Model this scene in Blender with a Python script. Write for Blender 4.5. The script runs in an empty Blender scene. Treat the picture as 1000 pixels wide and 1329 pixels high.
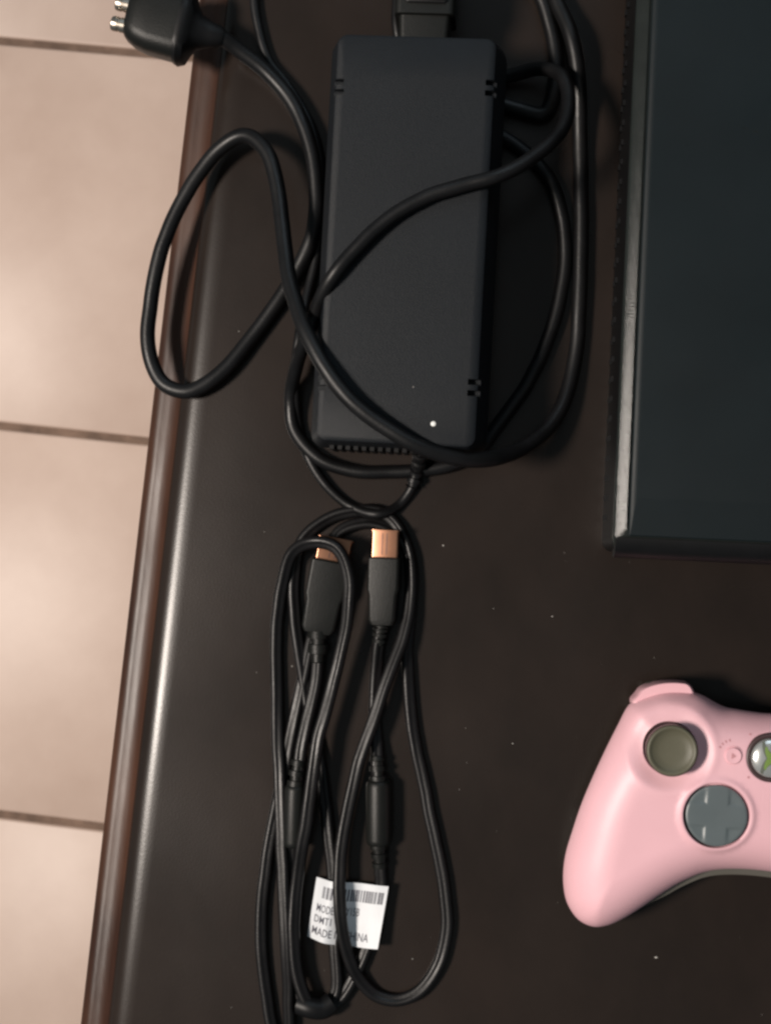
import bpy, bmesh, math, random
import numpy as np
from mathutils import Vector, Matrix, noise
from mathutils.geometry import delaunay_2d_cdt

random.seed(7)
scene = bpy.context.scene
COL = scene.collection

# ------------------------------------------------------------------ camera
F_PX, CAM_H = 2000.0, 0.600            # focal length in photo pixels, height above the table top
IMG_W, IMG_H = 1000.0, 1329.0
NADIR = (640.0, 700.0)                 # pixel straight below the phone
n_ = Vector((NADIR[0]-IMG_W/2, -(NADIR[1]-IMG_H/2), -F_PX)).normalized()
wz = -n_
wx = (Vector((1, 0, 0)) - Vector((1, 0, 0)).dot(wz)*wz).normalized()
wy = wz.cross(wx)
ROT = Matrix((wx, wy, wz))             # camera space -> world space
cam_d = bpy.data.cameras.new("camera")
cam_d.sensor_fit = 'HORIZONTAL'; cam_d.sensor_width = 36.0
cam_d.lens = 36.0*F_PX/IMG_W
cam_d.clip_start = 0.01; cam_d.clip_end = 50
cam_d.dof.use_dof = True; cam_d.dof.focus_distance = 0.575; cam_d.dof.aperture_fstop = 36.0
cam = bpy.data.objects.new("camera", cam_d); COL.objects.link(cam)
cam.matrix_world = Matrix.Translation((0, 0, CAM_H)) @ ROT.to_4x4()
scene.camera = cam

# ------------------------------------------------------------------ light
world = bpy.data.worlds.new("World"); scene.world = world; world.use_nodes = True
bg = world.node_tree.nodes["Background"]
bg.inputs[0].default_value = (0.82, 0.95, 1.0, 1); bg.inputs[1].default_value = 0.17

def spot(name, loc, target, power, color, size, blend, radius):
    d = bpy.data.lights.new(name, 'SPOT'); d.energy = power; d.color = color
    d.spot_size = math.radians(size); d.spot_blend = blend; d.shadow_soft_size = radius
    o = bpy.data.objects.new(name, d); COL.objects.link(o); o.location = loc
    o.rotation_euler = (Vector(target)-Vector(loc)).to_track_quat('-Z', 'Y').to_euler()
    return o
spot("ceiling_lamp", (-1.30, -0.12, 1.75), (-0.17, 0.0, -0.4), 290, (1.0, 0.90, 0.81), 50, 1.0, 0.21)
wl = bpy.data.lights.new("window_light", 'AREA'); wl.shape = 'SQUARE'; wl.size = 1.2; wl.energy = 8; wl.color = (0.72, 0.88, 1.0)
wlo = bpy.data.objects.new("window_light", wl); COL.objects.link(wlo); wlo.location = (0.45, 1.7, 1.5)
wlo.rotation_euler = (Vector((0.1, 0.1, 0))-Vector(wlo.location)).to_track_quat('-Z', 'Y').to_euler()

scene.view_settings.view_transform = 'Standard'
scene.view_settings.look = 'None'
scene.view_settings.exposure = 0.0
scene.view_settings.gamma = 1.0
scene.view_settings.use_curve_mapping = False
scene.render.engine = 'CYCLES'
scene.cycles.use_denoising = True
scene.cycles.filter_width = 2.7

# ------------------------------------------------------------------ helpers
def U(px, py, zmm=0.0):
    """photo pixel at a height above the table (mm) -> world point in metres"""
    d = ROT @ Vector((px-IMG_W/2, -(py-IMG_H/2), -F_PX))
    t = (zmm/1000.0-CAM_H)/d.z
    return Vector((0, 0, CAM_H))+d*t

def mat(name, color, rough=0.5, metallic=0.0, spec=0.5, var=0.0, vscale=40.0, bump=0.0, bscale=400.0,
        color2=None, stretch=None, coat=0.0, rvar=0.0):
    m = bpy.data.materials.new(name); m.use_nodes = True
    nt = m.node_tree; b = nt.nodes["Principled BSDF"]
    b.inputs["Base Color"].default_value = (*color, 1)
    b.inputs["Roughness"].default_value = rough
    b.inputs["Metallic"].default_value = metallic
    b.inputs["Specular IOR Level"].default_value = spec
    b.inputs["Coat Weight"].default_value = coat
    b.inputs["Coat Roughness"].default_value = 0.25
    tc = nt.nodes.new("ShaderNodeTexCoord")
    mp = nt.nodes.new("ShaderNodeMapping"); nt.links.new(tc.outputs["Object"], mp.inputs["Vector"])
    if stretch: mp.inputs["Scale"].default_value = stretch
    if var > 0 or color2:
        nz = nt.nodes.new("ShaderNodeTexNoise"); nz.inputs["Scale"].default_value = vscale
        nz.inputs["Detail"].default_value = 6; nz.inputs["Roughness"].default_value = 0.6
        nt.links.new(mp.outputs[0], nz.inputs["Vector"])
        rp = nt.nodes.new("ShaderNodeValToRGB")
        rp.color_ramp.elements[0].position = 0.32; rp.color_ramp.elements[1].position = 0.68
        c2 = color2 if color2 else tuple(min(1, c*(1+var)) for c in color)
        c1 = color if color2 else tuple(c*(1-var) for c in color)
        rp.color_ramp.elements[0].color = (*c1, 1); rp.color_ramp.elements[1].color = (*c2, 1)
        nt.links.new(nz.outputs["Fac"], rp.inputs[0]); nt.links.new(rp.outputs[0], b.inputs["Base Color"])
    if rvar > 0:
        n2 = nt.nodes.new("ShaderNodeTexNoise"); n2.inputs["Scale"].default_value = vscale*0.7
        n2.inputs["Detail"].default_value = 5
        nt.links.new(mp.outputs[0], n2.inputs["Vector"])
        mr = nt.nodes.new("ShaderNodeMapRange")
        mr.inputs["From Min"].default_value = 0.3; mr.inputs["From Max"].default_value = 0.7
        mr.inputs["To Min"].default_value = rough-rvar; mr.inputs["To Max"].default_value = rough+rvar
        nt.links.new(n2.outputs["Fac"], mr.inputs["Value"]); nt.links.new(mr.outputs[0], b.inputs["Roughness"])
    if bump > 0:
        nb = nt.nodes.new("ShaderNodeTexNoise"); nb.inputs["Scale"].default_value = bscale
        nb.inputs["Detail"].default_value = 3
        nt.links.new(mp.outputs[0], nb.inputs["Vector"])
        bp = nt.nodes.new("ShaderNodeBump"); bp.inputs["Strength"].default_value = bump
        bp.inputs["Distance"].default_value = 0.0005
        nt.links.new(nb.outputs["Fac"], bp.inputs["Height"]); nt.links.new(bp.outputs[0], b.inputs["Normal"])
    return m

M = {}
M['tile'] = mat('glazed_tile', (0.505, 0.372, 0.306), 0.41, color2=(0.590, 0.450, 0.378), spec=0.40, vscale=9, bump=0.04, bscale=300, rvar=0.02)
M['grout'] = mat('grout', (0.17, 0.11, 0.08), 0.9, var=0.35, vscale=60, bump=0.5, bscale=500)
M['wood'] = mat('dark_lacquered_wood', (0.0120, 0.0084, 0.0067), 0.27, color2=(0.0180, 0.0124, 0.0099), spec=0.28, vscale=22,
                stretch=(1, 0.7, 1), bump=0.05, bscale=1400, rvar=0.04)
M['edge'] = mat('dark_edge_wood', (0.021, 0.0082, 0.0048), 0.42, color2=(0.054, 0.0225, 0.0125), spec=0.30, vscale=45,
                stretch=(1, 0.25, 1), bump=0.35, bscale=160, rvar=0.12)
M['cord'] = mat('black_rubber_cord', (0.0045, 0.0045, 0.0050), 0.42, spec=0.28, var=0.3, vscale=90, bump=0.12, bscale=1500, rvar=0.09)
M['cord2'] = mat('black_vinyl_cable', (0.0050, 0.0046, 0.0050), 0.40, spec=0.28, var=0.3, vscale=90, bump=0.12, bscale=1500, rvar=0.09)
M['case'] = mat('charcoal_plastic', (0.0058, 0.0074, 0.0096), 0.50, spec=0.22, var=0.10, vscale=30, bump=0.30, bscale=2600, rvar=0.04)
M['black'] = mat('black_plastic', (0.0035, 0.0035, 0.004), 0.45, spec=0.25, var=0.2, vscale=100)
M['plug'] = mat('grey_black_plug_plastic', (0.0060, 0.0064, 0.0058), 0.42, spec=0.26, var=0.15, vscale=100, bump=0.2, bscale=2000)
M['steel'] = mat('nickel_plated_metal', (0.40, 0.36, 0.31), 0.32, 1.0, var=0.1, vscale=200)
M['copper'] = mat('gold_plated_shell', (0.40, 0.20, 0.125), 0.30, 1.0, var=0.1, vscale=200)
M['console'] = mat('console_black_plastic', (0.0042, 0.0078, 0.0095), 0.46, spec=0.22, var=0.12, vscale=25, bump=0.15, bscale=2600, rvar=0.05)
M['strip'] = mat('satin_edge_strip', (0.014, 0.0165, 0.0155), 0.18, 0.0, spec=0.30, var=0.12, vscale=120, bump=0.2, bscale=2500)
M['pink'] = mat('pink_plastic', (0.73, 0.430, 0.475), 0.46, var=0.035, vscale=25, bump=0.12, bscale=2200, rvar=0.05)
M['pinkb'] = mat('pink_button_plastic', (0.73, 0.425, 0.47), 0.42, var=0.03, vscale=25)
M['pinkink'] = mat('faded_pink_print', (0.50, 0.24, 0.26), 0.5, var=0.05)
M['greyshell'] = mat('grey_shell_plastic', (0.085, 0.080, 0.068), 0.5, var=0.08)
M['stick'] = mat('olive_grey_rubber', (0.085, 0.080, 0.052), 0.5, var=0.08, vscale=60, bump=0.15, bscale=2500)
M['pad'] = mat('blue_grey_plastic', (0.092, 0.112, 0.118), 0.40, var=0.05, vscale=60)
M['ring'] = mat('dark_ring_plastic', (0.05, 0.028, 0.028), 0.4)
M['silver'] = mat('silver_button', (0.62, 0.63, 0.61), 0.22, 0.75)
M['green'] = mat('green_emblem', (0.15, 0.235, 0.055), 0.35)
M['darkline'] = mat('emblem_groove', (0.10, 0.11, 0.09), 0.4)
M['paper'] = mat('white_tag_vinyl', (0.54, 0.555, 0.58), 0.5, var=0.03, vscale=80)
M['ink'] = mat('tag_ink', (0.05, 0.05, 0.065), 0.6)
M['dust'] = mat('pale_dust', (0.55, 0.52, 0.48), 0.9)
M['led'] = mat('frosted_light_lens', (0.75, 0.75, 0.72), 0.4)

ORG = {}   # world origin of every Empty / parent
def tag(o, label=None, cat=None, group=None, kind=None):
    if label: o['label'] = label
    if cat: o['category'] = cat
    if group: o['group'] = group
    if kind: o['kind'] = kind
    return o

def empty(name, loc, label, cat, group=None):
    o = bpy.data.objects.new(name, None); COL.objects.link(o); o.location = loc
    o.empty_display_size = 0.01
    ORG[o.name] = Vector(loc); tag(o, label, cat, group)
    return o

def mesh_obj(name, verts, faces, material, parent=None, smooth=True, angle=38, recalc=True):
    """verts are world metres; the mesh is stored relative to its parent's origin"""
    vs = [Vector(v) for v in verts]
    if parent is not None:
        org = ORG[parent.name]
    else:
        org = Vector((sum(v.x for v in vs)/len(vs), sum(v.y for v in vs)/len(vs), min(v.z for v in vs)))
    me = bpy.data.meshes.new(name)
    me.from_pydata([tuple(v-org) for v in vs], [], faces); me.update()
    if recalc:
        bm = bmesh.new(); bm.from_mesh(me); bmesh.ops.recalc_face_normals(bm, faces=bm.faces); bm.to_mesh(me); bm.free()
    if smooth:
        for p in me.polygons: p.use_smooth = True
        me.set_sharp_from_angle(angle=math.radians(angle))
    me.materials.append(M[material] if isinstance(material, str) else material)
    o = bpy.data.objects.new(name, me); COL.objects.link(o)
    ORG[o.name] = org
    if parent is not None:
        o.parent = parent
    else:
        o.location = org
    return o

class MB:
    def __init__(s): s.v = []; s.f = []
    def add(s, v, f):
        k = len(s.v); s.v += [Vector(x) for x in v]; s.f += [tuple(i+k for i in q) for q in f]; return s
    def build(s, name, material, parent=None, **kw): return mesh_obj(name, s.v, s.f, material, parent, **kw)

def catmull(P, per=10, closed=False):
    P = [np.array(p, float) for p in P]; n = len(P); out = []
    segs = n if closed else n-1
    for i in range(segs):
        p1, p2 = P[i % n], P[(i+1) % n]
        p0 = P[(i-1) % n] if (closed or i > 0) else 2*p1-p2
        p3 = P[(i+2) % n] if (closed or i+2 < n) else 2*p2-p1
        a = 0.5
        t0 = 0; t1 = t0+max(1e-9, np.linalg.norm((p1-p0)[:3])**a); t2 = t1+max(1e-9, np.linalg.norm((p2-p1)[:3])**a)
        t3 = t2+max(1e-9, np.linalg.norm((p3-p2)[:3])**a)
        for k in range(per):
            t = t1+(t2-t1)*k/per
            A1 = (t1-t)/(t1-t0)*p0+(t-t0)/(t1-t0)*p1; A2 = (t2-t)/(t2-t1)*p1+(t-t1)/(t2-t1)*p2
            A3 = (t3-t)/(t3-t2)*p2+(t-t2)/(t3-t2)*p3
            B1 = (t2-t)/(t2-t0)*A1+(t-t0)/(t2-t0)*A2; B2 = (t3-t)/(t3-t1)*A2+(t-t1)/(t3-t1)*A3
            out.append((t2-t)/(t2-t1)*B1+(t-t1)/(t2-t1)*B2)
    if not closed: out.append(P[-1])
    return out

def sweep(pts, rad, seg=14):
    """tube along world points (Vectors) with one radius or one radius per point -> verts, faces"""
    pts = [Vector(p[:3]) for p in pts]; n = len(pts)
    rad = [rad]*n if not hasattr(rad, '__len__') else rad
    tan = [(pts[min(i+1, n-1)]-pts[max(i-1, 0)]).normalized() for i in range(n)]
    nrm = tan[0].orthogonal().normalized(); vs = []; fs = []
    for i in range(n):
        nrm = (nrm-nrm.dot(tan[i])*tan[i]).normalized(); b = tan[i].cross(nrm)
        for k in range(seg):
            a = 2*math.pi*k/seg
            vs.append(pts[i]+(nrm*math.cos(a)+b*math.sin(a))*rad[i])
    for i in range(n-1):
        for k in range(seg):
            fs.append((i*seg+k, i*seg+(k+1) % seg, (i+1)*seg+(k+1) % seg, (i+1)*seg+k))
    fs.append(tuple(reversed(range(seg)))); fs.append(tuple((n-1)*seg+k for k in range(seg)))
    return vs, fs

def cord_pts(P, per=10):
    """(px, py, z mm) control points -> smooth world curve"""
    pts = [Vector(p) for p in catmull([U(*p) for p in P], per)]
    out = []
    for i, p in enumerate(pts):                 # real cords never lie in perfect curves
        w = noise.noise_vector(p*38.0)*0.00055+noise.noise_vector(p*120.0)*0.00018
        f = min(1, i/6, (len(pts)-1-i)/6); w.z *= 0.3
        out.append(p+w*f)
    return out

def rrect(hx, hy, r, k=6):
    r = max(min(r, hx, hy), 1e-6); pts = []
    for cx, cy, a0 in ((hx-r, hy-r, 0), (-hx+r, hy-r, 90), (-hx+r, -hy+r, 180), (hx-r, -hy+r, 270)):
        for i in range(k+1):
            a = math.radians(a0+90*i/k); pts.append((cx+r*math.cos(a), cy+r*math.sin(a)))
    return pts

def loft(rings):
    """rings: lists of equal length of Vectors; caps both ends"""
    vs = []; fs = []; n = len(rings[0])
    for r in rings: vs += r
    for i in range(len(rings)-1):
        for k in range(n):
            fs.append((i*n+k, i*n+(k+1) % n, (i+1)*n+(k+1) % n, (i+1)*n+k))
    fs.append(tuple(reversed(range(n)))); fs.append(tuple((len(rings)-1)*n+k for k in range(n)))
    return vs, fs

def slab(frame, hx, hy, levels, r, k=6):
    """levels: (z mm, inset x, inset y); frame: 4x4 metres; sizes mm"""
    rings = []
    for z, ix, iy in levels:
        rr = max(r-min(ix, iy)*0.7, 0.4)
        rings.append([frame @ Vector((x/1000, y/1000, z/1000)) for x, y in rrect(hx-ix, hy-iy, rr, k)])
    return loft(rings)

def frame_at(loc, angle):
    return Matrix.Translation(loc) @ Matrix.Rotation(angle, 4, 'Z')

def box(frame, x0, x1, y0, y1, z0, z1):
    v = [frame @ Vector((x/1000, y/1000, z/1000)) for z in (z0, z1) for x, y in ((x0, y0), (x1, y0), (x1, y1), (x0, y1))]
    return v, [(3, 2, 1, 0), (4, 5, 6, 7), (0, 1, 5, 4), (1, 2, 6, 5), (2, 3, 7, 6), (3, 0, 4, 7)]

def apply_boolean(o, cutter_mb):
    c = cutter_mb.build('cutter', 'black', None, smooth=False)
    md = o.modifiers.new('cut', 'BOOLEAN'); md.operation = 'DIFFERENCE'; md.object = c; md.solver = 'EXACT'
    bpy.context.view_layer.update()
    dg = bpy.context.evaluated_depsgraph_get()
    me = bpy.data.meshes.new_from_object(o.evaluated_get(dg))
    o.modifiers.clear(); o.data = me
    for p in me.polygons: p.use_smooth = True
    me.set_sharp_from_angle(angle=math.radians(35))
    bpy.data.objects.remove(c)

# ------------------------------------------------------------------ floor
FLOOR_Z = -720.0
fl_ang = math.radians(-6.2)
p0 = U(-130, 41, FLOOR_Z)                      # a grout crossing left of the picture
pitch = 337.0
fr = frame_at((p0.x, p0.y, FLOOR_Z/1000), fl_ang)
floor = MB().add(*box(fr, -1300, 1700, -1700, 1300, -30, -2.4)).build('floor', 'grout', None, smooth=False)
tag(floor, kind='structure')
tv, tf = slab(Matrix.Identity(4), pitch/2-3.3, pitch/2-3.3, [(-9, 0, 0), (-1.6, 0, 0), (-0.6, 0.5, 0.5), (0, 1.8, 1.8)], 1.5, 3)
tme = None
for i in range(-3, 5):
    for j in range(-4, 4):
        c = fr @ Vector(((i+0.5)*pitch/1000, (j-0.5)*pitch/1000, 0))
        if tme is None:
            t = mesh_obj('tile', [v+c for v in tv], tf, 'tile', floor, angle=60)
            for v in t.data.vertices: v.co = tv[v.index]
            tme = t.data
            t.location = c-ORG[floor.name]; 
        else:
            t = bpy.data.objects.new('tile', tme); COL.objects.link(t); t.parent = floor
            t.location = c-ORG[floor.name]
        t.rotation_euler.z = fl_ang+math.radians(random.uniform(-0.15, 0.15))+math.pi/2*random.randrange(4)
        t.location.z += random.uniform(-0.0004, 0.0004)

# ------------------------------------------------------------------ table
EA, EB = U(248.5, 100, -16), U(106, 1329, -16)         # silhouette of the left edge
ed = (EA-EB).normalized(); t_ang = math.atan2(ed.y, ed.x)-math.pi/2
mid = (EA+EB)/2
ins = Vector((ed.y, -ed.x, 0))                            # towards the table's middle
TW, TL = 800.0, 1150.0
tc_ = mid+ins*(TW/2000)+ed*0.10
tf_ = frame_at((tc_.x, tc_.y, 0), t_ang)
table = empty('table', (tc_.x, tc_.y, FLOOR_Z/1000), 'dark brown lacquered wooden table with a moulded edge', 'table')
bead = [(-15+5.5*math.sin(math.radians(a)), 5.5-5.5*math.cos(math.radians(a))) for a in range(-70, 91, 10)]
edge_lv = [(-34, 9), (-30, 7.5), (-24, 6)]+bead+[(-9.4, 7.2), (-9.0, 8.6), (-8.3, 10.4), (-7.2, 12.0), (-5.8, 13.0)]
mould = [(tz, w) for tz, w in edge_lv]
rings = [[tf_ @ Vector((x/1000, y/1000, z/1000)) for x, y in rrect(TW/2-w, TL/2-w, max(14-w*0.5, 3), 6)] for z, w in mould]
mv, mf = loft(rings); mf = mf[:-2]+[mf[-2]]
mesh_obj('edge_moulding', mv, mf, 'edge', table, angle=75)
top_lv = [(-7.0, 12.5), (-5.4, 13.1), (-4.0, 13.7), (-2.8, 14.6), (-1.8, 15.8), (-1.0, 17.4), (-0.45, 19.2), (-0.12, 21.5), (0, 24)]
rings = [[tf_ @ Vector((x/1000, y/1000, z/1000)) for x, y in rrect(TW/2-w, TL/2-w, max(14-w*0.5, 3), 6)] for z, w in top_lv]
mesh_obj('table_top', *loft(rings), 'wood', table, angle=75)
for sx in (-1, 1):
    for sy in (-1, 1):
        c = tf_ @ Vector((sx*(TW/2-60)/1000, sy*(TL/2-60)/1000, 0))
        mesh_obj('leg', *slab(frame_at((c.x, c.y, 0), t_ang), 32, 32, [(FLOOR_Z, 10, 10), (-300, 2, 2), (-33, 0, 0)], 5), 'edge', table)

# ------------------------------------------------------------------ console
ca, cb = U(792.5, 697, 69), U(823.5, 0, 69)
cd = (cb-ca).normalized(); c_ang = math.atan2(cd.y, cd.x)-math.pi/2
CW, CL = 264.0, 270.0
cfront = U(796, 722, 60)
cside = ca
ex = Vector((math.cos(c_ang), math.sin(c_ang), 0)); ey = Vector((-math.sin(c_ang), math.cos(c_ang), 0))
cc = Vector((0, 0, 0))+ex*(cside.dot(ex)+CW/2000)+ey*(cfront.dot(ey)+CL/2000)
cf = frame_at((cc.x, cc.y, 0), c_ang)
console = empty('game_console', (cc.x, cc.y, 0), 'large black game console lying flat on the table beside the power brick', 'game console')
mesh_obj('shell', *slab(cf, CW/2, CL/2, [(1.5, 9, 9), (2.5, 4, 4), (8, 1.2, 1.2), (40, 2.2, 2.2), (62, 0.8, 0.6), (68.2, 0.15, 0.1), (68.6, 0.4, 0.3)], 5), 'black', console)
sv, sf = slab(cf, CW/2, CL/2, [(68.65, 0.4, 1.6), (71.2, 0.2, 2.0), (72.3, 0.5, 3.0), (72.75, 1.1, 4.0), (73.95, 4.1, 8.2), (74.1, 4.6, 8.8), (73.6, 4.9, 9.0)], 5)
mesh_obj('edge_strip', sv, sf, 'strip', console, angle=60)
mesh_obj('top_panel', *slab(cf, CW/2, CL/2, [(73.0, 5.4, 7.2), (74.5, 5.4, 7.2), (74.9, 5.7, 7.6), (75.3, 6.6, 14), (75.4, 7.6, 20)], 3), 'console', console)
# front lip: the part of the top that rolls down to the front face
mesh_obj('front_lip', *loft([[cf @ Vector((x/1000, y/1000, z/1000)) for y, z in
         ((-CL/2+0.2, 62), (-CL/2-0.4, 66), (-CL/2-0.1, 69.5), (-CL/2+1.2, 72.2), (-CL/2+3.0, 73.8), (-CL/2+5.8, 74.85), (-CL/2+6.6, 74.9), (-CL/2+7, 66))]
         for x in (-CW/2+1.2, -CW/2+2.2, 0, CW/2-2.2, CW/2-1.2)]), 'black', console, angle=50)
for sx in (-1, 1):
    for sy in (-1, 1):
        v, f = slab(cf @ Matrix.Translation((sx*0.10, sy*0.10, 0)), 9, 9, [(0, 1, 1), (2.2, 0, 0)], 6)
        mesh_obj('rubber_foot', v, f, 'black', console)
g = MB()
for k in range(32):                       # small ribs of the side vent
    y = -CL/2+14+k*7.4
    for z0, z1 in ((10, 13), (20, 22)):
        g.add(*box(cf, -CW/2+0.8, -CW/2+3.0, y-1.0, y+1.0, z0, z1))
g.build('side_vent', 'black', console, smooth=False)
sc_ = MB()
for (xa, ya, xb, yb, w) in ((962, 165, 972, 168, .22), (975, 169, 986, 172, .25), (888, 187, 893, 189, .2), (951, 197, 955, 198, .2)):
    a = U(xa, ya, 75.5); b = U(xb, yb, 75.5); d = (b-a).normalized(); q = Vector((-d.y, d.x, 0))*w/1000
    sc_.add([a, (a+b)/2+q, b, (a+b)/2-q], [(0, 1, 2, 3)])
sc_.build('scratch', 'strip', console, smooth=False)

# ------------------------------------------------------------------ power brick
BZ0, BZ1 = 7.0, 42.0
tl, tr, bl, br = U(438, 46, BZ1), U(645, 46, BZ1), U(411.5, 572, BZ1), U(614, 580, BZ1)
bd = ((tl+tr)/2-(bl+br)/2); b_ang = math.atan2(bd.y, bd.x)-math.pi/2
bw = ((tr-tl).length+(br-bl).length)*500/1; bh = bd.length*1000
bc = (tl+tr+bl+br)/4
bf = frame_at((bc.x, bc.y, 0), b_ang)
BX, BY = bw/2+4.2, bh/2+1.8
brick = empty('power_supply', (bc.x, bc.y, 0), 'charcoal power supply brick with cords looped across its top', 'power supply')
lv = [(BZ0, 5.5, 4), (BZ0+1.5, 3.0, 2), (15, 0.6, 0.6), (22, 0.0, 0.2), (28, 0.5, 0.3), (35, 2.4, 0.9), (39.5, 3.6, 1.4), (41.4, 4.15, 2.0), (42.0, 5.2, 3.0)]
case = mesh_obj('case', *slab(bf, BX, BY, lv, 5), 'case', brick, angle=35)
cut = MB()
for px, py, s in ((437, 106, -1), (437, 119, -1), (640, 107.5, 1), (639, 121, 1), (617, 496, 1), (616, 510.5, 1), (414, 489, -1), (413, 503, -1)):
    c = U(px, py, 41.5); lc = bf.inverted() @ c
    x0 = lc.x*1000
    xs = (x0-6, x0+2.6) if s < 0 else (x0-2.8, x0+6)
    cut.add(*box(bf, xs[0], xs[1], lc.y*1000-1.05, lc.y*1000+1.05, 38.0, 46))
apply_boolean(case, cut)
for sx in (-1, 1):
    for sy in (-1, 1):
        mesh_obj('rubber_foot', *slab(bf @ Matrix.Translation((sx*(BX-14)/1000, sy*(BY-14)/1000, 0)), 5, 5, [(0, .8, .8), (7.5, 0, 0)], 4), 'black', brick)
g = MB()
for k in range(17):
    x = -24+k*3.0
    g.add(*box(bf, x-0.8, x+0.8, -BY-0.7, -BY+3, 13, 33))
g.build('end_vent', 'black', brick, smooth=False)
led_c = U(562, 550, 42)
mesh_obj('status_light', *slab(frame_at((led_c.x, led_c.y, 0), 0), 0.95, 0.95, [(41.8, 0, 0), (42.15, 0.05, 0.05), (42.35, .45, .45)], 0.9, 4), 'led', brick)
# strain relief and its thin output lead leave the lower end of the brick
def ridged(name, P, r0, parent, material='cord', pitch=9):
    pts = cord_pts(P, 24); rr = []
    for i in range(len(pts)):
        rr.append((r0*(1.0 if (i % pitch) < pitch*0.55 else 0.76))/1000)
    return mesh_obj(name, *sweep(pts, rr), material, parent, angle=50)

# ------------------------------------------------------------------ cords
# thick cord that ends in the two-pin plug
cord1 = [(286, 47, 13), (312, 66, 9), (345, 92, 6), (378, 130, 5.5), (400, 180, 6.5), (410, 240, 7), (406, 300, 6.5), (388, 345, 4), (362, 390, 3.2),
         (325, 440, 3.2), (285, 484, 4.5), (245, 507, 5), (212, 497, 4), (193, 455, 4), (195, 395, 4), (213, 315, 5.5), (243, 250, 6.5),
         (282, 196, 9), (318, 175, 13), (346, 196, 17), (361, 245, 20), (368, 310, 25), (379, 380, 33), (400, 440, 42.5), (437, 500, 45.8),
         (490, 548, 45.5), (550, 582, 43), (615, 597, 35), (675, 583, 20), (722, 540, 8), (745, 470, 3.3), (752, 380, 3.2), (754, 280, 3.2),
         (752, 190, 3.6), (751, 110, 8), (742, 50, 10), (722, 0, 6), (700, -60, 3.3), (660, -110, 3.3), (640, -80, 3.3), (668, -45, 3.3), (698, -10, 3.3), (715, 40, 3.1), (721, 95, 3.1), (708, 146, 3.1), (670, 140, 3.1), (630, 128, 3.1)]  # final bend into the brick is added cord standing in for a diagonal shadow
pc = empty('thick_power_cord', U(240, 300, 0), 'thick black cord looping over the table edge and ending in a two pin plug', 'power cord')
pts = cord_pts(cord1, 10)
mesh_obj('cord', *sweep(pts, 0.0030), 'cord', pc)
# plug
pa, pb = U(167, 21, 15), U(288, 48, 13)
ax = (pb-pa).normalized(); az = Vector((0, 0, 1)); ay = az.cross(ax).normalized(); az = ax.cross(ay)
PF = Matrix.Translation(pa) @ Matrix((ax, ay, az)).transposed().to_4x4()
def along(frame, secs, k=5):
    rings = []
    for s, hw, hh, r in secs:
        rings.append([frame @ Vector((s/1000, y/1000, z/1000)) for y, z in rrect(hw, hh, r, k)])
    return loft(rings)
mesh_obj('plug_body', *along(PF, [(-0.3, 6.8, 4.5, 4), (0.2, 8.0, 6, 5), (1.6, 9.4, 7.4, 6), (5, 11.2, 8.2, 6), (10, 12.4, 8.6, 6), (20.5, 13.0, 8.8, 6)]), 'plug', pc)
mesh_obj('plug_collar', *along(PF, [(20.5, 11, 8, 7), (20.6, 13.8, 9.8, 8.5), (22, 14.4, 10.2, 9), (24.5, 13.4, 9.4, 8.5), (26.0, 10, 7.6, 7), (28.5, 6.6, 6, 5.5), (33, 5, 4.8, 4.7), (36.5, 4.0, 4.0, 3.9), (38, 3.1, 3.1, 3.0)]), 'black', pc)
for y in (-3.9, 4.1):
    pin = mesh_obj('pin', *along(PF @ Matrix.Translation((0, y/1000, 0)), [(-6.0, 2.0, 2.0, 2.0), (-5.7, 2.6, 2.6, 2.6), (-5.0, 2.9, 2.9, 2.9), (-3.3, 2.9, 2.9, 2.9), (-3.1, 2.6, 2.6, 2.6), (-2.5, 2.6, 2.6, 2.6), (-2.3, 2.9, 2.9, 2.9), (0.5, 2.9, 2.9, 2.9)]), 'steel', pc)

# second cord, draped once across the brick and around its lower end
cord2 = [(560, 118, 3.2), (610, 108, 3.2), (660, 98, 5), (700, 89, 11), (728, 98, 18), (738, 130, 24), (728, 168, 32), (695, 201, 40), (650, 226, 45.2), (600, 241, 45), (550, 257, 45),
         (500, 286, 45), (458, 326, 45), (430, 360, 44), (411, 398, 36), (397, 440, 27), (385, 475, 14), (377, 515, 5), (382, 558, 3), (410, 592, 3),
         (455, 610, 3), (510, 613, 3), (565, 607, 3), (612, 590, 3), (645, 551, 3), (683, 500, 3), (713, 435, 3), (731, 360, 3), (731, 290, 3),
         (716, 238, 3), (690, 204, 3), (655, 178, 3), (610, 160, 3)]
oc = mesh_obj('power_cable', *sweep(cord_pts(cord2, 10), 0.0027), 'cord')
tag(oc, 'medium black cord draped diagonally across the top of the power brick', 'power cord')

# thin lead: brick end -> loop towards the picture's lower edge -> up the left side of the brick -> out at the top
cord3 = [(545, 581, 16), (544, 592, 12), (541, 612, 5), (535, 632, 2.5), (518, 655, 2), (490, 668, 6), (455, 657, 2.2), (420, 626, 2.2), (396, 585, 2.2),
         (385, 540, 2.5), (383, 490, 8), (388, 440, 11), (398, 390, 5), (408, 340, 2.5), (416, 290, 2.2), (418, 230, 2.2), (405, 165, 2.2), (375, 112, 2.2), (348, 78, 2.2), (336, 40, 2.2),
         (330, -10, 2.2), (345, -70, 2.2), (420, -110, 2.2), (490, -80, 2.2), (513, -20, 3), (515, 30, 5), (520, 65, 4)]
ld = mesh_obj('cord', *sweep(cord_pts(cord3, 10), 0.0019), 'cord', brick)
rl = ridged('strain_relief', [(546, 578, 19), (544.5, 590, 13), (541.5, 610, 5.2), (535.5, 631, 2.9)], 2.9, brick, pitch=12)

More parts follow.
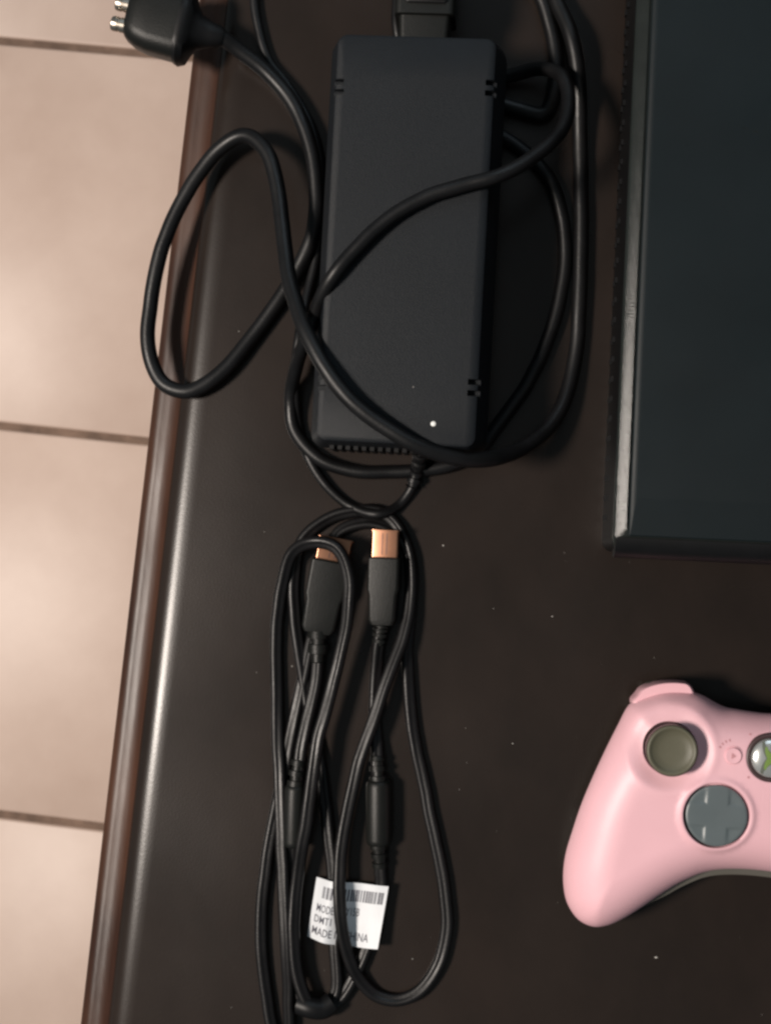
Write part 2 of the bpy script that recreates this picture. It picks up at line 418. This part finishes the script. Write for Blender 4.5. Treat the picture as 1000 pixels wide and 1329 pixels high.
# appliance connector pushed into the far end of the brick
kc = U(551, 50, 24)
KF = frame_at((kc.x, kc.y, 0), b_ang)
con = empty('mains_connector', (kc.x, kc.y, 0), 'black mains connector pushed into the far end of the power brick', 'plug')
mesh_obj('connector_body', *loft([[KF @ Vector((x/1000, y/1000, z/1000)) for x, z in [(a, 24+b) for a, b in rrect(hw, hh, r)]] for y, hw, hh, r in
        ((-6, 9, 8, 2), (6, 9.6, 8.6, 2), (6.4, 11.2, 10, 2.5), (30, 11.6, 10.2, 3), (40, 9, 8.5, 4), (52, 5.5, 5.5, 4))]), 'plug', con)
mesh_obj('grip_frame', *slab(KF @ Matrix.Translation((0.0005, 0.0135, 0)), 8, 3.6, [(33, 0, 0), (34.8, 0.2, 0.2), (35.2, .7, .7)], 1.5), 'black', con)
mesh_obj('grip_bar', *slab(KF @ Matrix.Translation((0.0005, 0.0120, 0)), 6.4, 1.0, [(35, 0, 0), (36.2, 0.2, 0.2), (36.4, .5, .5)], 0.8), 'case', con)
mesh_obj('cord', *sweep([Vector(p) for p in catmull([KF @ Vector((x/1000, y/1000, z/1000)) for x, y, z in ((0, 48, 24), (0, 60, 22), (8, 90, 12), (30, 110, 4), (70, 112, 3.2))], 8)], 0.0030), 'cord', con)

# ------------------------------------------------------------------ coiled video cable
vc = empty('video_cable', U(450, 1000, 0), 'coiled thin black video cable with two metal tipped connectors and a white tag', 'cable')
R = 0.0021
pathA = [(414, 815, 5.5), (413, 850, 5), (410, 885, 5.5), (400, 932, 6.5), (390, 980, 7), (385, 1015, 7), (382, 1055, 7), (379, 1095, 5), (374, 1150, 2.6), (376, 1240, 2.4), (390, 1296, 2.3), (415, 1309, 2.3), (434, 1290, 2.3),
         (434, 1225, 2.2), (433, 1150, 2.2), (424, 1060, 2.2), (414, 990, 2.2), (403, 930, 2.2), (392, 865, 2.2), (382, 800, 2.2), (381, 750, 2.2), (391, 702, 2.2), (419, 676, 2.2),
         (455, 664, 2.4), (492, 665, 2.2), (517, 685, 2.5), (530, 718, 3), (532, 780, 4), (523, 828, 6), (503, 882, 8), (483, 940, 8.5), (466, 990, 8), (450, 1060, 7), (441, 1115, 7), (441, 1180, 8),
         (449, 1230, 6), (464, 1268, 3.5), (488, 1292, 2.4), (516, 1298, 2.3), (545, 1286, 2.3), (568, 1254, 2.2), (579, 1206, 2.2), (576, 1155, 2.2), (565, 1095, 2.2), (551, 1026, 2.2),
         (539, 965, 2.2), (531, 900, 2.2), (528, 845, 2.2), (533, 790, 2.2), (533, 730, 2.2), (517, 694, 2.2), (478, 679, 2.2), (440, 690, 2.2), (424, 730, 2.2), (420, 780, 2.2)]
pathB = [(496, 812, 5.5), (493, 830, 5), (488, 880, 2.6), (486, 925, 2.4), (489, 965, 3.5), (491, 1000, 5), (491, 1050, 5), (492, 1100, 5), (493, 1125, 4), (494, 1150, 2.6), (486, 1200, 2.3), (462, 1262, 2.2),
         (432, 1304, 2.5), (402, 1305, 6.5), (386, 1270, 7), (381, 1210, 7), (385, 1146, 7), (396, 1075, 10.5), (405, 1010, 11), (416, 950, 11), (430, 895, 11), (444, 840, 12), (451, 790, 14), (451, 745, 15), (436, 711, 15.5), (406, 703, 13.5),
         (379, 717, 8), (364, 765, 4), (358, 830, 2.6), (360, 920, 2.6), (364, 1040, 5.5), (367, 1130, 6.5), (371, 1230, 6.5), (373, 1300, 4), (372, 1350, 2.3), (358, 1345, 2.2), (345, 1290, 2.2), (339, 1235, 2.2), (340, 1180, 2.2),
         (346, 1120, 2.2), (358, 1052, 2.2), (372, 985, 2.2), (387, 910, 2.2), (398, 860, 2.2), (412, 800, 2.2), (420, 780, 2.2)]
full = pathA+list(reversed(pathB))[1:]
def sweep_twin(pts, r, seg=9):
    # two round cores side by side under one jacket
    n = len(pts); sec = []
    for sgn in (1, -1):
        for k in range(seg):
            a = math.radians(-125+250*k/(seg-1)); sec.append((sgn*(0.46*r+0.70*r*math.cos(a)), sgn*0.80*r*math.sin(a)))
    vs = []; fs = []; m = len(sec)
    for i in range(n):
        t = (pts[min(i+1, n-1)]-pts[max(i-1, 0)]).normalized(); tw = noise.noise(pts[i]*9.0)*1.1
        sd = t.cross(Vector((0, 0, 1))).normalized(); up = sd.cross(t)
        sd, up = sd*math.cos(tw)+up*math.sin(tw), up*math.cos(tw)-sd*math.sin(tw)
        vs += [pts[i]+sd*x+up*y for x, y in sec]
    for i in range(n-1):
        for k in range(m): fs.append((i*m+k, i*m+(k+1) % m, (i+1)*m+(k+1) % m, (i+1)*m+k))
    fs.append(tuple(reversed(range(m)))); fs.append(tuple((n-1)*m+k for k in range(m)))
    return vs, fs
mesh_obj('cord', *sweep_twin(cord_pts(full, 9), R*1.04), 'cord2', vc, angle=60)
mesh_obj('cable_tie', *sweep(cord_pts([(388, 1303, 5), (402, 1309, 6), (418, 1309, 5), (431, 1301, 4)], 8), 0.0041, 16), 'black', vc)
# second jacket rib that runs beside the first where the cable lies double on the left
def connector(pos_a, pos_b, roll, hw, hh, parent, shell_len):
    """pos_a: cord end, pos_b: metal tip (world)"""
    a = (pos_b-pos_a).normalized(); zz = Vector((0, 0, 1)); y = zz.cross(a).normalized(); z = a.cross(y)
    Fm = Matrix.Translation(pos_a) @ Matrix((a, y, z)).transposed().to_4x4() @ Matrix.Rotation(roll, 4, 'X')
    L = (pos_b-pos_a).length*1000; B = L-shell_len
    body = mesh_obj('connector', *along(Fm, [(0, 3.0, 2.6, 1.6), (0.4, hw*0.72, hh*0.85, 1.6), (2.5, hw*0.86, hh*0.95, 1.5), (B*0.45, hw*0.90, hh, 1.3), (B*0.53, hw, hh*1.05, 1.3), (B-0.6, hw, hh*1.05, 1.2), (B, hw*0.95, hh*0.95, 1.0)]), 'plug', parent, angle=30)
    sh = mesh_obj('metal_shell', *along(Fm, [(B-1, hw*0.84, hh*0.55, .7), (L-0.6, hw*0.84, hh*0.55, .7), (L-0.6, hw*0.90, hh*0.62, .8), (L, hw*0.90, hh*0.62, .8), (L, hw*0.78, hh*0.45, .5), (L-5, hw*0.78, hh*0.45, .5)]), 'copper', body, angle=30)
    for yy in (-0.12, 0.16):
        mesh_obj('shell_seam', *along(Fm @ Matrix.Translation((0, yy*hw/1000, hh*0.55/1000)), [(B+1.0, .16, .03, .02), (L-1.2, .16, .03, .02)]), 'ring', body)
    mesh_obj('tongue', *along(Fm, [(B, hw*0.6, 0.6, .2), (L-1.2, hw*0.6, 0.6, .2)]), 'black', body)
    return body, Fm
connector(U(412, 822, 5.5), U(436, 698, 6.5), math.radians(4), 7.6, 4.4, vc, 9.0)
connector(U(496, 812, 6.3), U(501, 688, 6.8), math.radians(-4), 6.1, 4.2, vc, 10.5)
def relief(P, r0, r1, n, parent):
    pts = cord_pts(P, 30); rr = []
    m = len(pts)
    for i in range(m):
        t = i/(m-1); base = r0+(r1-r0)*t
        rr.append(base*(1.0 if (t*n) % 1 < 0.55 else 0.72)/1000)
    mesh_obj('strain_relief', *sweep(pts, rr), 'plug', parent, angle=50)
relief([(496, 810, 5.6), (494.5, 822, 5.2), (492.5, 838, 4.6)], 3.6, 2.7, 4, vc)
relief([(413.5, 818, 5.5), (413.5, 836, 5.2), (412.5, 860, 5.2)], 4.4, 3.6, 2, vc)
def ferrite(P, parent, r=5.0):
    a, b = U(*P[0]), U(*P[1]); d = (b-a); L = d.length; pts = []; rr = []
    for t, k in ((0, .55), (0.015, .85), (0.05, .97), (0.10, 1), (0.5, 1.02), (0.9, 1), (0.95, .97), (0.985, .85), (1, .55)):
        pts.append(a+d*t); rr.append(r*k/1000)
    mesh_obj('ferrite_core', *sweep(pts, rr, 24), 'plug', parent, angle=50)
ferrite([(491.5, 1012, 5), (491.5, 1098, 5)], vc)
relief([(491.5, 1014, 5), (491, 998, 4.8), (490.5, 982, 4)], 3.6, 3.0, 2.6, vc)
relief([(491.5, 1096, 5), (492, 1110, 4.6), (493, 1126, 4)], 3.6, 3.0, 2.6, vc)
ferrite([(383.5, 1018, 6.8), (381, 1100, 5.6)], vc, 4.2)
relief([(383.6, 1020, 6.8), (385, 1003, 7), (388, 986, 7)], 3.5, 2.9, 2.6, vc)
# white printed tag folded round the cable
c00, c10, c11, c01 = (U(411, 1138, 1.5), U(504, 1151, 6.0), U(490, 1232, 6.5), U(399, 1215, 1.2))
def tagp(u, v, h=0.0):
    p = (c00*(1-u)+c10*u)*(1-v)+(c01*(1-u)+c11*u)*v
    z = 3.2*math.exp(-((u-0.24)/0.17)**2)-1.2*math.exp(-((u-0.62)/0.16)**2)+0.5*math.sin(3*v+4*u)
    z *= 1.0 if u < 0.5 else 1.0
    sag = 0.0035*math.sin(math.pi*u)*(0.3+0.7*v)*0.35
    q = p+Vector((0, -sag, (z+h)/1000)); q.z = max(q.z, 0.0005+h/1000)
    return q
NU, NV = 40, 14
vs = []; fs = []
for h in (0, 0.22):
    for j in range(NV+1):
        for i in range(NU+1): vs.append(tagp(i/NU, j/NV, h))
n1 = (NU+1)*(NV+1)
for j in range(NV):
    for i in range(NU):
        a = j*(NU+1)+i
        fs += [(a, a+1, a+NU+2, a+NU+1), (n1+a+NU+1, n1+a+NU+2, n1+a+1, n1+a)]
per = [i for i in range(NU+1)]+[(j+1)*(NU+1)-1 for j in range(1, NV+1)]+[NV*(NU+1)+i for i in range(NU-1, -1, -1)]+[j*(NU+1) for j in range(NV-1, 0, -1)]
for i in range(len(per)):
    a, b = per[i], per[(i+1) % len(per)]; fs.append((a, b, n1+b, n1+a))
wtag = mesh_obj('tag', vs, fs, 'paper', vc, angle=60)
wtag['label'] = 'white printed tag with a barcode'
bar = MB(); u = 0.12; rnd = random.Random(3)
while u < 0.95:
    w = rnd.choice((0.008, 0.008, 0.015, 0.022))
    va, vb = 0.11, 0.30
    nst = 3
    col = [tagp(u, va+(vb-va)*k/nst, 0.30) for k in range(nst+1)]+[tagp(u+w, va+(vb-va)*k/nst, 0.30) for k in range(nst+1)]
    bar.add(col, [(k, k+1, nst+2+k, nst+1+k) for k in range(nst)])
    u += w+rnd.choice((0.007, 0.009, 0.014, 0.02))
bar.build('barcode', 'ink', wtag, smooth=False)
def text_on_tag(body, u0, u1, vtop, vbot, name='print'):
    cu = bpy.data.curves.new('print', 'FONT'); cu.body = body; cu.resolution_u = 2; cu.offset = 0.006
    o = bpy.data.objects.new('print', cu); COL.objects.link(o); bpy.context.view_layer.update()
    me = bpy.data.meshes.new_from_object(o.evaluated_get(bpy.context.evaluated_depsgraph_get()))
    bm = bmesh.new(); bm.from_mesh(me)
    bmesh.ops.triangulate(bm, faces=bm.faces)
    xs = [v.co.x for v in bm.verts]; ys = [v.co.y for v in bm.verts]
    x0, x1, y0, y1 = min(xs), max(xs), min(ys), max(ys)
    vs = [tagp(u0+(u1-u0)*(v.co.x-x0)/(x1-x0), vbot+(vtop-vbot)*(v.co.y-y0)/(y1-y0), 0.32) for v in bm.verts]
    fs = [tuple(v.index for v in f.verts) for f in bm.faces]
    bm.free(); bpy.data.objects.remove(o)
    mesh_obj(name, vs, fs, 'ink', wtag, smooth=False, recalc=False)
text_on_tag('MODEL: OY15B', 0.07, 0.66, 0.40, 0.53)
text_on_tag('DMT1', 0.06, 0.30, 0.59, 0.71)
text_on_tag('MADE IN CHINA', 0.05, 0.84, 0.78, 0.91)
# ------------------------------------------------------------------ pink game controller
GZ = 37.0
G = U(1001, 985, GZ); PAD_ANG = math.radians(-4.0)
pad = empty('game_controller', (G.x, G.y, 0), 'pink game controller with grey thumbstick and directional pad', 'game controller')
PFm = frame_at((G.x, G.y, 0), PAD_ANG); PFi = PFm.inverted()
def loc(px, py, z):
    q = PFi @ U(px, py, z); return (q.x*1000, q.y*1000)
RIM = 20.0
def rimz(y): 
    t = min(max((-8-y)/58.0, 0), 1); t = t*t*(3-2*t)
    return RIM-7.0*t
def zpx(u, v): return (720+u*.28, 860+v*.28)
left = [zpx(*q) for q in ((930, 228), (850, 218), (785, 205), (740, 184), (690, 155), (645, 138), (580, 130), (500, 132), (430, 150), (375, 172), (340, 198), (290, 290), (230, 410), (170, 540), (120, 660), (80, 780), (50, 880), (38, 960), (38, 1030),
        (50, 1100), (80, 1160), (120, 1200), (180, 1222), (250, 1212), (320, 1180), (400, 1130), (480, 1075), (560, 1025), (620, 995), (690, 968), (770, 955), (860, 953))]
L = []
for p in left:
    z = RIM
    for _ in range(3):
        q = loc(p[0], p[1], z); z = rimz(q[1])
    L.append(q)
yt = L[0][1]-0.3; yb = L[-1][1]
outl = [(0.0, yt)]+[q for q in L if q[0] < -6]+[(0.0, yb)]+[(-q[0], q[1]) for q in reversed([q for q in L if q[0] < -6])]
OUT = np.array([p[:2] for p in catmull([(a, b, 0) for a, b in outl], 7, closed=True)])
def area2(P): return 0.5*np.sum(P[:, 0]*np.roll(P[:, 1], -1)-np.roll(P[:, 0], -1)*P[:, 1])
if area2(OUT) < 0: OUT = OUT[::-1]
def resample(P, step):
    Q = np.vstack([P, P[:1]]); s = np.concatenate([[0], np.cumsum(np.linalg.norm(np.diff(Q, axis=0), axis=1))])
    n = int(s[-1]/step); t = np.linspace(0, s[-1], n, endpoint=False)
    return np.stack([np.interp(t, s, Q[:, 0]), np.interp(t, s, Q[:, 1])], 1)
OUT = resample(OUT, 1.3)
def normals_in(P):
    t = np.roll(P, -1, 0)-np.roll(P, 1, 0); t /= np.linalg.norm(t, axis=1)[:, None]
    return np.stack([-t[:, 1], t[:, 0]], 1)
def dist_in(P, Q):
    """signed distance of points Q to closed polygon P (positive inside)"""
    A = P; B = np.roll(P, -1, 0); d = np.full(len(Q), 1e9); inside = np.zeros(len(Q), bool)
    for a, b in zip(A, B):
        ab = b-a; t = np.clip(((Q-a)@ab)/(ab@ab), 0, 1); d = np.minimum(d, np.linalg.norm(Q-(a+t[:, None]*ab), axis=1))
        c = ((a[1] > Q[:, 1]) != (b[1] > Q[:, 1]))
        if a[1] != b[1]:
            inside ^= c & (Q[:, 0] < (b[0]-a[0])*(Q[:, 1]-a[1])/(b[1]-a[1])+a[0])
    return np.where(inside, d, -d)
def shell_points(P, grid, feats=()):
    Nn = normals_in(P); pts = [P.copy()]; ds = [np.zeros(len(P))]
    for off in (0.15, 0.5, 1.1, 1.9, 2.9, 4.0):
        q = P+Nn*off; d = dist_in(P, q); k = d > off*0.9
        pts.append(q[k]); ds.append(d[k])
    lo, hi = P.min(0), P.max(0)
    gx, gy = np.meshgrid(np.arange(lo[0], hi[0], grid), np.arange(lo[1], hi[1], grid))
    gx = gx+(np.arange(gx.shape[0]) % 2)[:, None]*grid/2
    q = np.stack([gx.ravel(), gy.ravel()], 1); d = dist_in(P, q); k = d > 4.7
    q, d = q[k], d[k]
    for cx, cy, radii in feats:
        rr = np.hypot(q[:, 0]-cx, q[:, 1]-cy)
        keep = (rr < min(radii)-0.6) | (rr > max(radii)+0.6); q, d = q[keep], d[keep]
    pts.append(q); ds.append(d)
    for cx, cy, radii in feats:
        for r in radii:
            nn = int(2*math.pi*max(radii)/0.8); a = np.arange(nn)*2*math.pi/nn
            w = np.stack([cx+r*np.cos(a), cy+r*np.sin(a)], 1); dd = dist_in(P, w)
            pts.append(w[dd > 4.7]); ds.append(dd[dd > 4.7])
    return np.vstack(pts), np.concatenate(ds)
S_Z, D_Z = 41.0, 38.0
SX, SY = loc(872, 975, S_Z)
DX, DY = loc(931, 1061, D_Z)
RSX, RSY = -DX, DY-1.0
def sstep(a, b, x): 
    t = np.clip((x-a)/(b-a), 0, 1); return t*t*(3-2*t)
def rim_np(y): 
    t = np.clip((-8-y)/58.0, 0, 1); t = t*t*(3-2*t); return RIM-7.0*t
def top_z(pts, d):
    x, y = pts[:, 0], pts[:, 1]
    t = np.clip(d/17.0, 0, 1)
    z = rim_np(y)+15.5*np.power(np.maximum(1-(1-t)**2.3, 0), 1/1.75)
    z += 1.3*sstep(-20, -50, y)*t                                   # fuller grips
    for cx, cy in ((SX, SY), (-SX, SY)):
        r = np.hypot(x-cx, y-cy)
        if cx > 0: continue
        z -= 2.2*(1-sstep(9.5, 16.5, r))
        z -= 2.0*(1-sstep(9.1, 9.7, r))
        z += 0.35*np.exp(-((r-16.2)/1.3)**2)*np.clip(d/6, 0, 1)
    r = np.hypot(x-RSX, y-RSY)
    z -= 3.6*(1-sstep(9.5, 15.0, r))
    r = np.hypot(x-DX, y-DY)
    z += 0.9*(1-sstep(13.0, 14.6, r))                              # raised collar of the directional pad
    z -= 3.2*(1-sstep(11.4, 12.1, r))
    r = np.hypot(x, y)
    z -= 1.0*(1-sstep(8.0, 9.0, r))
    return z
pts2, d2 = shell_points(OUT, 1.15, [(DX, DY, (11.2, 11.5, 11.8, 12.05, 12.4, 12.9, 13.5, 14.2)), (SX, SY, (8.8, 9.1, 9.4, 9.7, 10.1)), (0.0, 0.0, (7.8, 8.1, 8.5, 8.9, 9.2))])
V, E, Fc, *_ = delaunay_2d_cdt([Vector(p) for p in pts2], [], [tuple(range(len(OUT)))], 1, 1e-5)
V2 = np.array([tuple(v) for v in V]); D2 = np.maximum(dist_in(OUT, V2), 0)
Z2 = top_z(V2, D2)
mesh_obj('upper_shell', [PFm @ Vector((x/1000, y/1000, z/1000)) for (x, y), z in zip(V2, Z2)], [tuple(f) for f in Fc], 'pink', pad, angle=80, recalc=False)
def zt(x, y):
    q = np.array([[x, y]]); return float(top_z(q, np.maximum(dist_in(OUT, q), 0))[0])
# lower shell: flares out a little between the grips
Nn = normals_in(OUT)
fl_ = 2.6*np.clip(Nn[:, 1], 0, 1)*sstep(46, 30, np.abs(OUT[:, 0]))*(OUT[:, 1] < 0)
LOW = OUT-Nn*fl_[:, None]
pts3, d3 = shell_points(LOW, 2.4)
V, E, Fc, *_ = delaunay_2d_cdt([Vector(p) for p in pts3], [], [tuple(range(len(LOW)))], 1, 1e-5)
V3 = np.array([tuple(v) for v in V]); D3 = np.maximum(dist_in(LOW, V3), 0)
t3 = np.clip(D3/14.0, 0, 1); pr3 = np.power(np.maximum(1-(1-t3)**2.2, 0), 0.5)
rz3 = rim_np(V3[:, 1])-0.3
Zl = rz3-(rz3-np.where(V3[:, 1] < -30, 0.2, 6.0))*pr3*np.where(V3[:, 1] < -30, 1, sstep(-60, -30, V3[:, 1])*0+1)
mesh_obj('lower_shell', [PFm @ Vector((x/1000, y/1000, max(z, 0.1)/1000)) for (x, y), z in zip(V3, Zl)]+[PFm @ Vector((x/1000, y/1000, (z-0.2)/1000)) for (x, y), z in zip(V3, rz3)],
         [tuple(reversed(f)) for f in Fc]+[tuple(i+len(V3) for i in f) for f in Fc], 'greyshell', pad, angle=80, recalc=False)

def lathe(cx, cy, prof, seg=40):
    """prof: (r mm, z mm) from outside in; closes at the centre"""
    rings = [[PFm @ Vector(((cx+r*math.cos(2*math.pi*k/seg))/1000, (cy+r*math.sin(2*math.pi*k/seg))/1000, z/1000)) for k in range(seg)] for r, z in prof]
    return loft(rings)
def thumbstick(cx, cy):
    zb = zt(cx, cy)
    st = mesh_obj('thumbstick', *lathe(cx, cy, [(6.2, S_Z-3.4), (8.6, S_Z-2.9), (9.1, S_Z-1.6), (9.1, S_Z-0.5), (8.6, S_Z), (8.1, S_Z-0.05), (7.5, S_Z-0.6), (6.6, S_Z-1.2), (4.5, S_Z-1.5), (2, S_Z-1.6), (0.3, S_Z-1.6)]), 'stick', pad, angle=60)
    mesh_obj('stick_shaft', *lathe(cx, cy, [(9.2, zb-1.5), (9.1, zb+0.1), (8.2, zb+1.0), (8.0, S_Z-6), (9.25, S_Z-4.2), (9.33, S_Z-0.9), (9.0, S_Z-0.9), (8.7, S_Z-2.3), (5, S_Z-2.6)]), 'ring', st, angle=60)
thumbstick(SX, SY); thumbstick(RSX, RSY)
# directional pad: round plate with a raised cross
zb = zt(DX, DY)
mesh_obj('pad_well', *lathe(DX, DY, [(11.6, zb-1.5), (11.6, zb+0.12), (1, zb+0.12)]), 'ring', pad)
vs = []; fs = []
NR, NA = 22, 96
PR = 10.95
for i in range(NR+1):
    r = PR*i/NR
    for k in range(NA):
        a = 2*math.pi*k/NA; x, y = r*math.cos(a), r*math.sin(a)
        m = min(abs(x), abs(y)); arm = 1-float(sstep(3.7, 4.5, np.array([m]))[0])
        z = zb+2.9+0.28*arm*(0.3+0.7*min(1, r/9))-0.35*(1-arm)*min(1, max(0, (r-3)/5))+0.35*(1-arm)*max(0, (r-7)/3.3)
        e = max(0, (r-10.4)/0.9); z -= 0.7*e*e
        vs.append(PFm @ Vector(((DX+x)/1000, (DY+y)/1000, z/1000)))
for i in range(NR):
    for k in range(NA):
        fs.append((i*NA+k, (i+1)*NA+k, (i+1)*NA+(k+1) % NA, i*NA+(k+1) % NA))
b0 = len(vs)
for k in range(NA):
    a = 2*math.pi*k/NA; vs.append(PFm @ Vector(((DX+PR*math.cos(a))/1000, (DY+PR*math.sin(a))/1000, (zb-1)/1000)))
for k in range(NA): fs.append((NR*NA+k, b0+k, b0+(k+1) % NA, NR*NA+(k+1) % NA))
mesh_obj('directional_pad', vs, fs, 'pad', pad, angle=40, recalc=False)
# guide button with its emblem
zg = zt(0, 0)
gb = mesh_obj('guide_button', *lathe(0, 0, [(7.1, zg-0.5)]+[(7.1*math.cos(math.radians(a)), zg+0.8+2.2*math.sin(math.radians(a))) for a in range(0, 90, 9)]+[(0.2, zg+3.0)], 48), 'silver', pad, angle=70)
mesh_obj('button_ring', *lathe(0, 0, [(8.9, zg-1), (8.9, zg+0.7), (8.5, zg+1.15), (7.7, zg+1.15), (7.2, zg+0.7), (7.2, zg-0.8), (0.5, zg-0.8)], 48), 'ring', pad, angle=60)
def dome(x, y, h): 
    r = min(math.hypot(x, y)/7.1, 0.999); return zg+0.8+2.2*math.sqrt(1-r*r)+h
def emblem(name, material, w0, w1, h, r0, r1):
    e = MB()
    for q in range(4):
        a0 = math.radians(45+90*q); rows = []
        for i in range(13):
            t = i/12; r = r0+(r1-r0)*t; w = w0+(w1-w0)*t**0.8
            bend = 0.30*t*t*(1 if q % 2 == 0 else -1)
            c = (r*math.cos(a0+bend), r*math.sin(a0+bend)); nx, ny = -math.sin(a0+bend), math.cos(a0+bend)
            rows.append([(c[0]+nx*w*s, c[1]+ny*w*s) for s in (-1, -0.4, 0.4, 1)])
        vs = [PFm @ Vector((x/1000, y/1000, dome(x, y, h)/1000)) for row in rows for x, y in row]
        fs = [(i*4+k, (i+1)*4+k, (i+1)*4+k+1, i*4+k+1) for i in range(12) for k in range(3)]
        e.add(vs, fs)
    e.build(name, material, gb, recalc=False)
emblem('emblem_outline', 'darkline', 1.7, 0.5, 0.06, 0.3, 6.6)
emblem('emblem', 'green', 1.5, 0.4, 0.11, 0.2, 4.6)
for a in (45, 135, 225, 315):
    x, y = 10.6*math.cos(math.radians(a)), 10.6*math.sin(math.radians(a)); z = zt(x, y)
    mesh_obj('player_light', *lathe(x, y, [(0.5, z-0.6), (0.5, z+0.03), (0.1, z+0.06)], 10), 'pinkink', pad)
# back and start buttons
for s in (-1, 1):
    bx_, by_ = loc(951.5, 981.5, 36); bx_ *= -s
    zz_ = zt(bx_, by_)
    rb = mesh_obj('small_button', *lathe(bx_, by_, [(3.5, zz_-1), (3.5, zz_+0.02), (3.3, zz_+0.05), (3.25, zz_-0.35), (3.05, zz_-0.35), (3.0, zz_+0.35), (2.7, zz_+0.62), (1.2, zz_+0.5), (0.2, zz_+0.46)], 28), 'pinkb', pad, angle=45)
    tri = [PFm @ Vector(((bx_+x*s)/1000, (by_+y)/1000, (zz_+0.66)/1000)) for x, y in ((-1.0, 0), (0.7, 1.1), (0.7, -1.1))]
    mesh_obj('arrow_mark', tri, [(0, 1, 2)], 'pinkink', rb, smooth=False)
    mk = MB()
    for k, a in enumerate((105, 120, 135, 150)):
        x, y = bx_+5.6*math.cos(math.radians(a)), by_+5.6*math.sin(math.radians(a))
        z = zt(x, y)+0.10
        t = math.radians(a)
        q = [(x+math.cos(t)*u-math.sin(t)*w, y+math.sin(t)*u+math.cos(t)*w) for u, w in ((-.45, -.3), (.45, -.3), (.45, .3), (-.45, .3))]
        mk.add([PFm @ Vector((xx/1000, yy/1000, (zt(xx, yy)+0.08)/1000)) for xx, yy in q], [(0, 1, 2, 3)])
    mk.build('printed_mark', 'pinkink', rb, smooth=False)
# four round action buttons on the right side
for k, (dx, dy) in enumerate(((0, -9.5), (9.5, 0), (-9.5, 0), (0, 9.5))):
    x, y = -SX+dx, SY+dy; z = zt(x, y)
    m_ = mat('action_button_%s' % ('green', 'red', 'blue', 'yellow')[k], ((.05, .3, .06), (.4, .03, .03), (.03, .08, .4), (.5, .35, .03))[k], 0.2)
    mesh_obj('action_button', *lathe(x, y, [(5.2, z-1.5), (5.2, z+1.2), (4.7, z+2.0), (3.2, z+2.6), (0.3, z+2.8)], 28), m_, pad)
# bumpers and triggers
bo = [loc(*zpx(u, v), 24) for u, v in ((362, 215), (360, 181), (381, 155), (405, 126), (450, 107), (495, 97), (545, 93), (590, 95), (622, 101), (640, 118), (652, 142))]
bi = [loc(*zpx(u, v), 24) for u, v in ((640, 190), (560, 190), (480, 200), (400, 230), (360, 260))]
def prism(poly, zs, s):
    c = np.mean(poly, 0); rings = []
    for z, k in zs:
        ring = [PFm @ Vector(((c[0]+(x-c[0])*k)*s/1000, (c[1]+(y-c[1])*k)/1000, z/1000)) for x, y in poly]
        rings.append(ring)
    return loft(rings)
bpoly = [tuple(p[:2]) for p in catmull([(a, b, 0) for a, b in bo], 4)]+bi
for s in (1, -1):
    mesh_obj('bumper', *prism(bpoly, [(10, 0.96), (11, 1.0), (19.5, 1.0), (21.5, 0.985), (22.6, 0.955), (23.2, 0.91)], s), 'pinkb', pad, angle=50)
    tp = [loc(*zpx(u, v), 12) for u, v in ((405, 108), (430, 92), (470, 86), (520, 88), (560, 96), (560, 180), (405, 180))]
    mesh_obj('trigger', *prism(tp, [(5, 0.8), (7, 0.95), (12, 1.0), (13.5, 0.95)], s), 'greyshell', pad, angle=50)

# ------------------------------------------------------------------ dust
d_ = MB(); rnd = random.Random(11)
spots = [(575, 708, 0, .45), (851, 1243, 0, .6), (716, 800, 0, .3), (379, 865, 0, .3), (367, 729, 0, .4), (535, 1245, 0, .3), (450, 1274, 0, .6), (310, 430, 0, .3), (665, 965, 0, .3), (640, 790, 0, .2),
         (536, 502, 42, .25)]
for _ in range(32):
    px, py = rnd.uniform(270, 990), rnd.uniform(650, 1320)
    spots.append((px, py, 0, rnd.uniform(0.06, 0.16)))
for px, py, z, r in spots:
    c = U(px, py, z)+Vector((0, 0, r*0.25/1000)); vs = []
    for k in range(6):
        a = k*math.pi/3; q = r*rnd.uniform(0.6, 1.2)/1000; vs.append(c+Vector((q*math.cos(a), q*math.sin(a)*0.7, 0)))
    vs.append(c+Vector((0, 0, r*0.6/1000)))
    d_.add(vs, [(k, (k+1) % 6, 6) for k in range(6)])
dust = d_.build('dust', 'dust', None, smooth=False, recalc=False)
tag(dust, None, None, None, 'stuff'); dust['label'] = 'pale dust specks scattered on the dark table and brick'
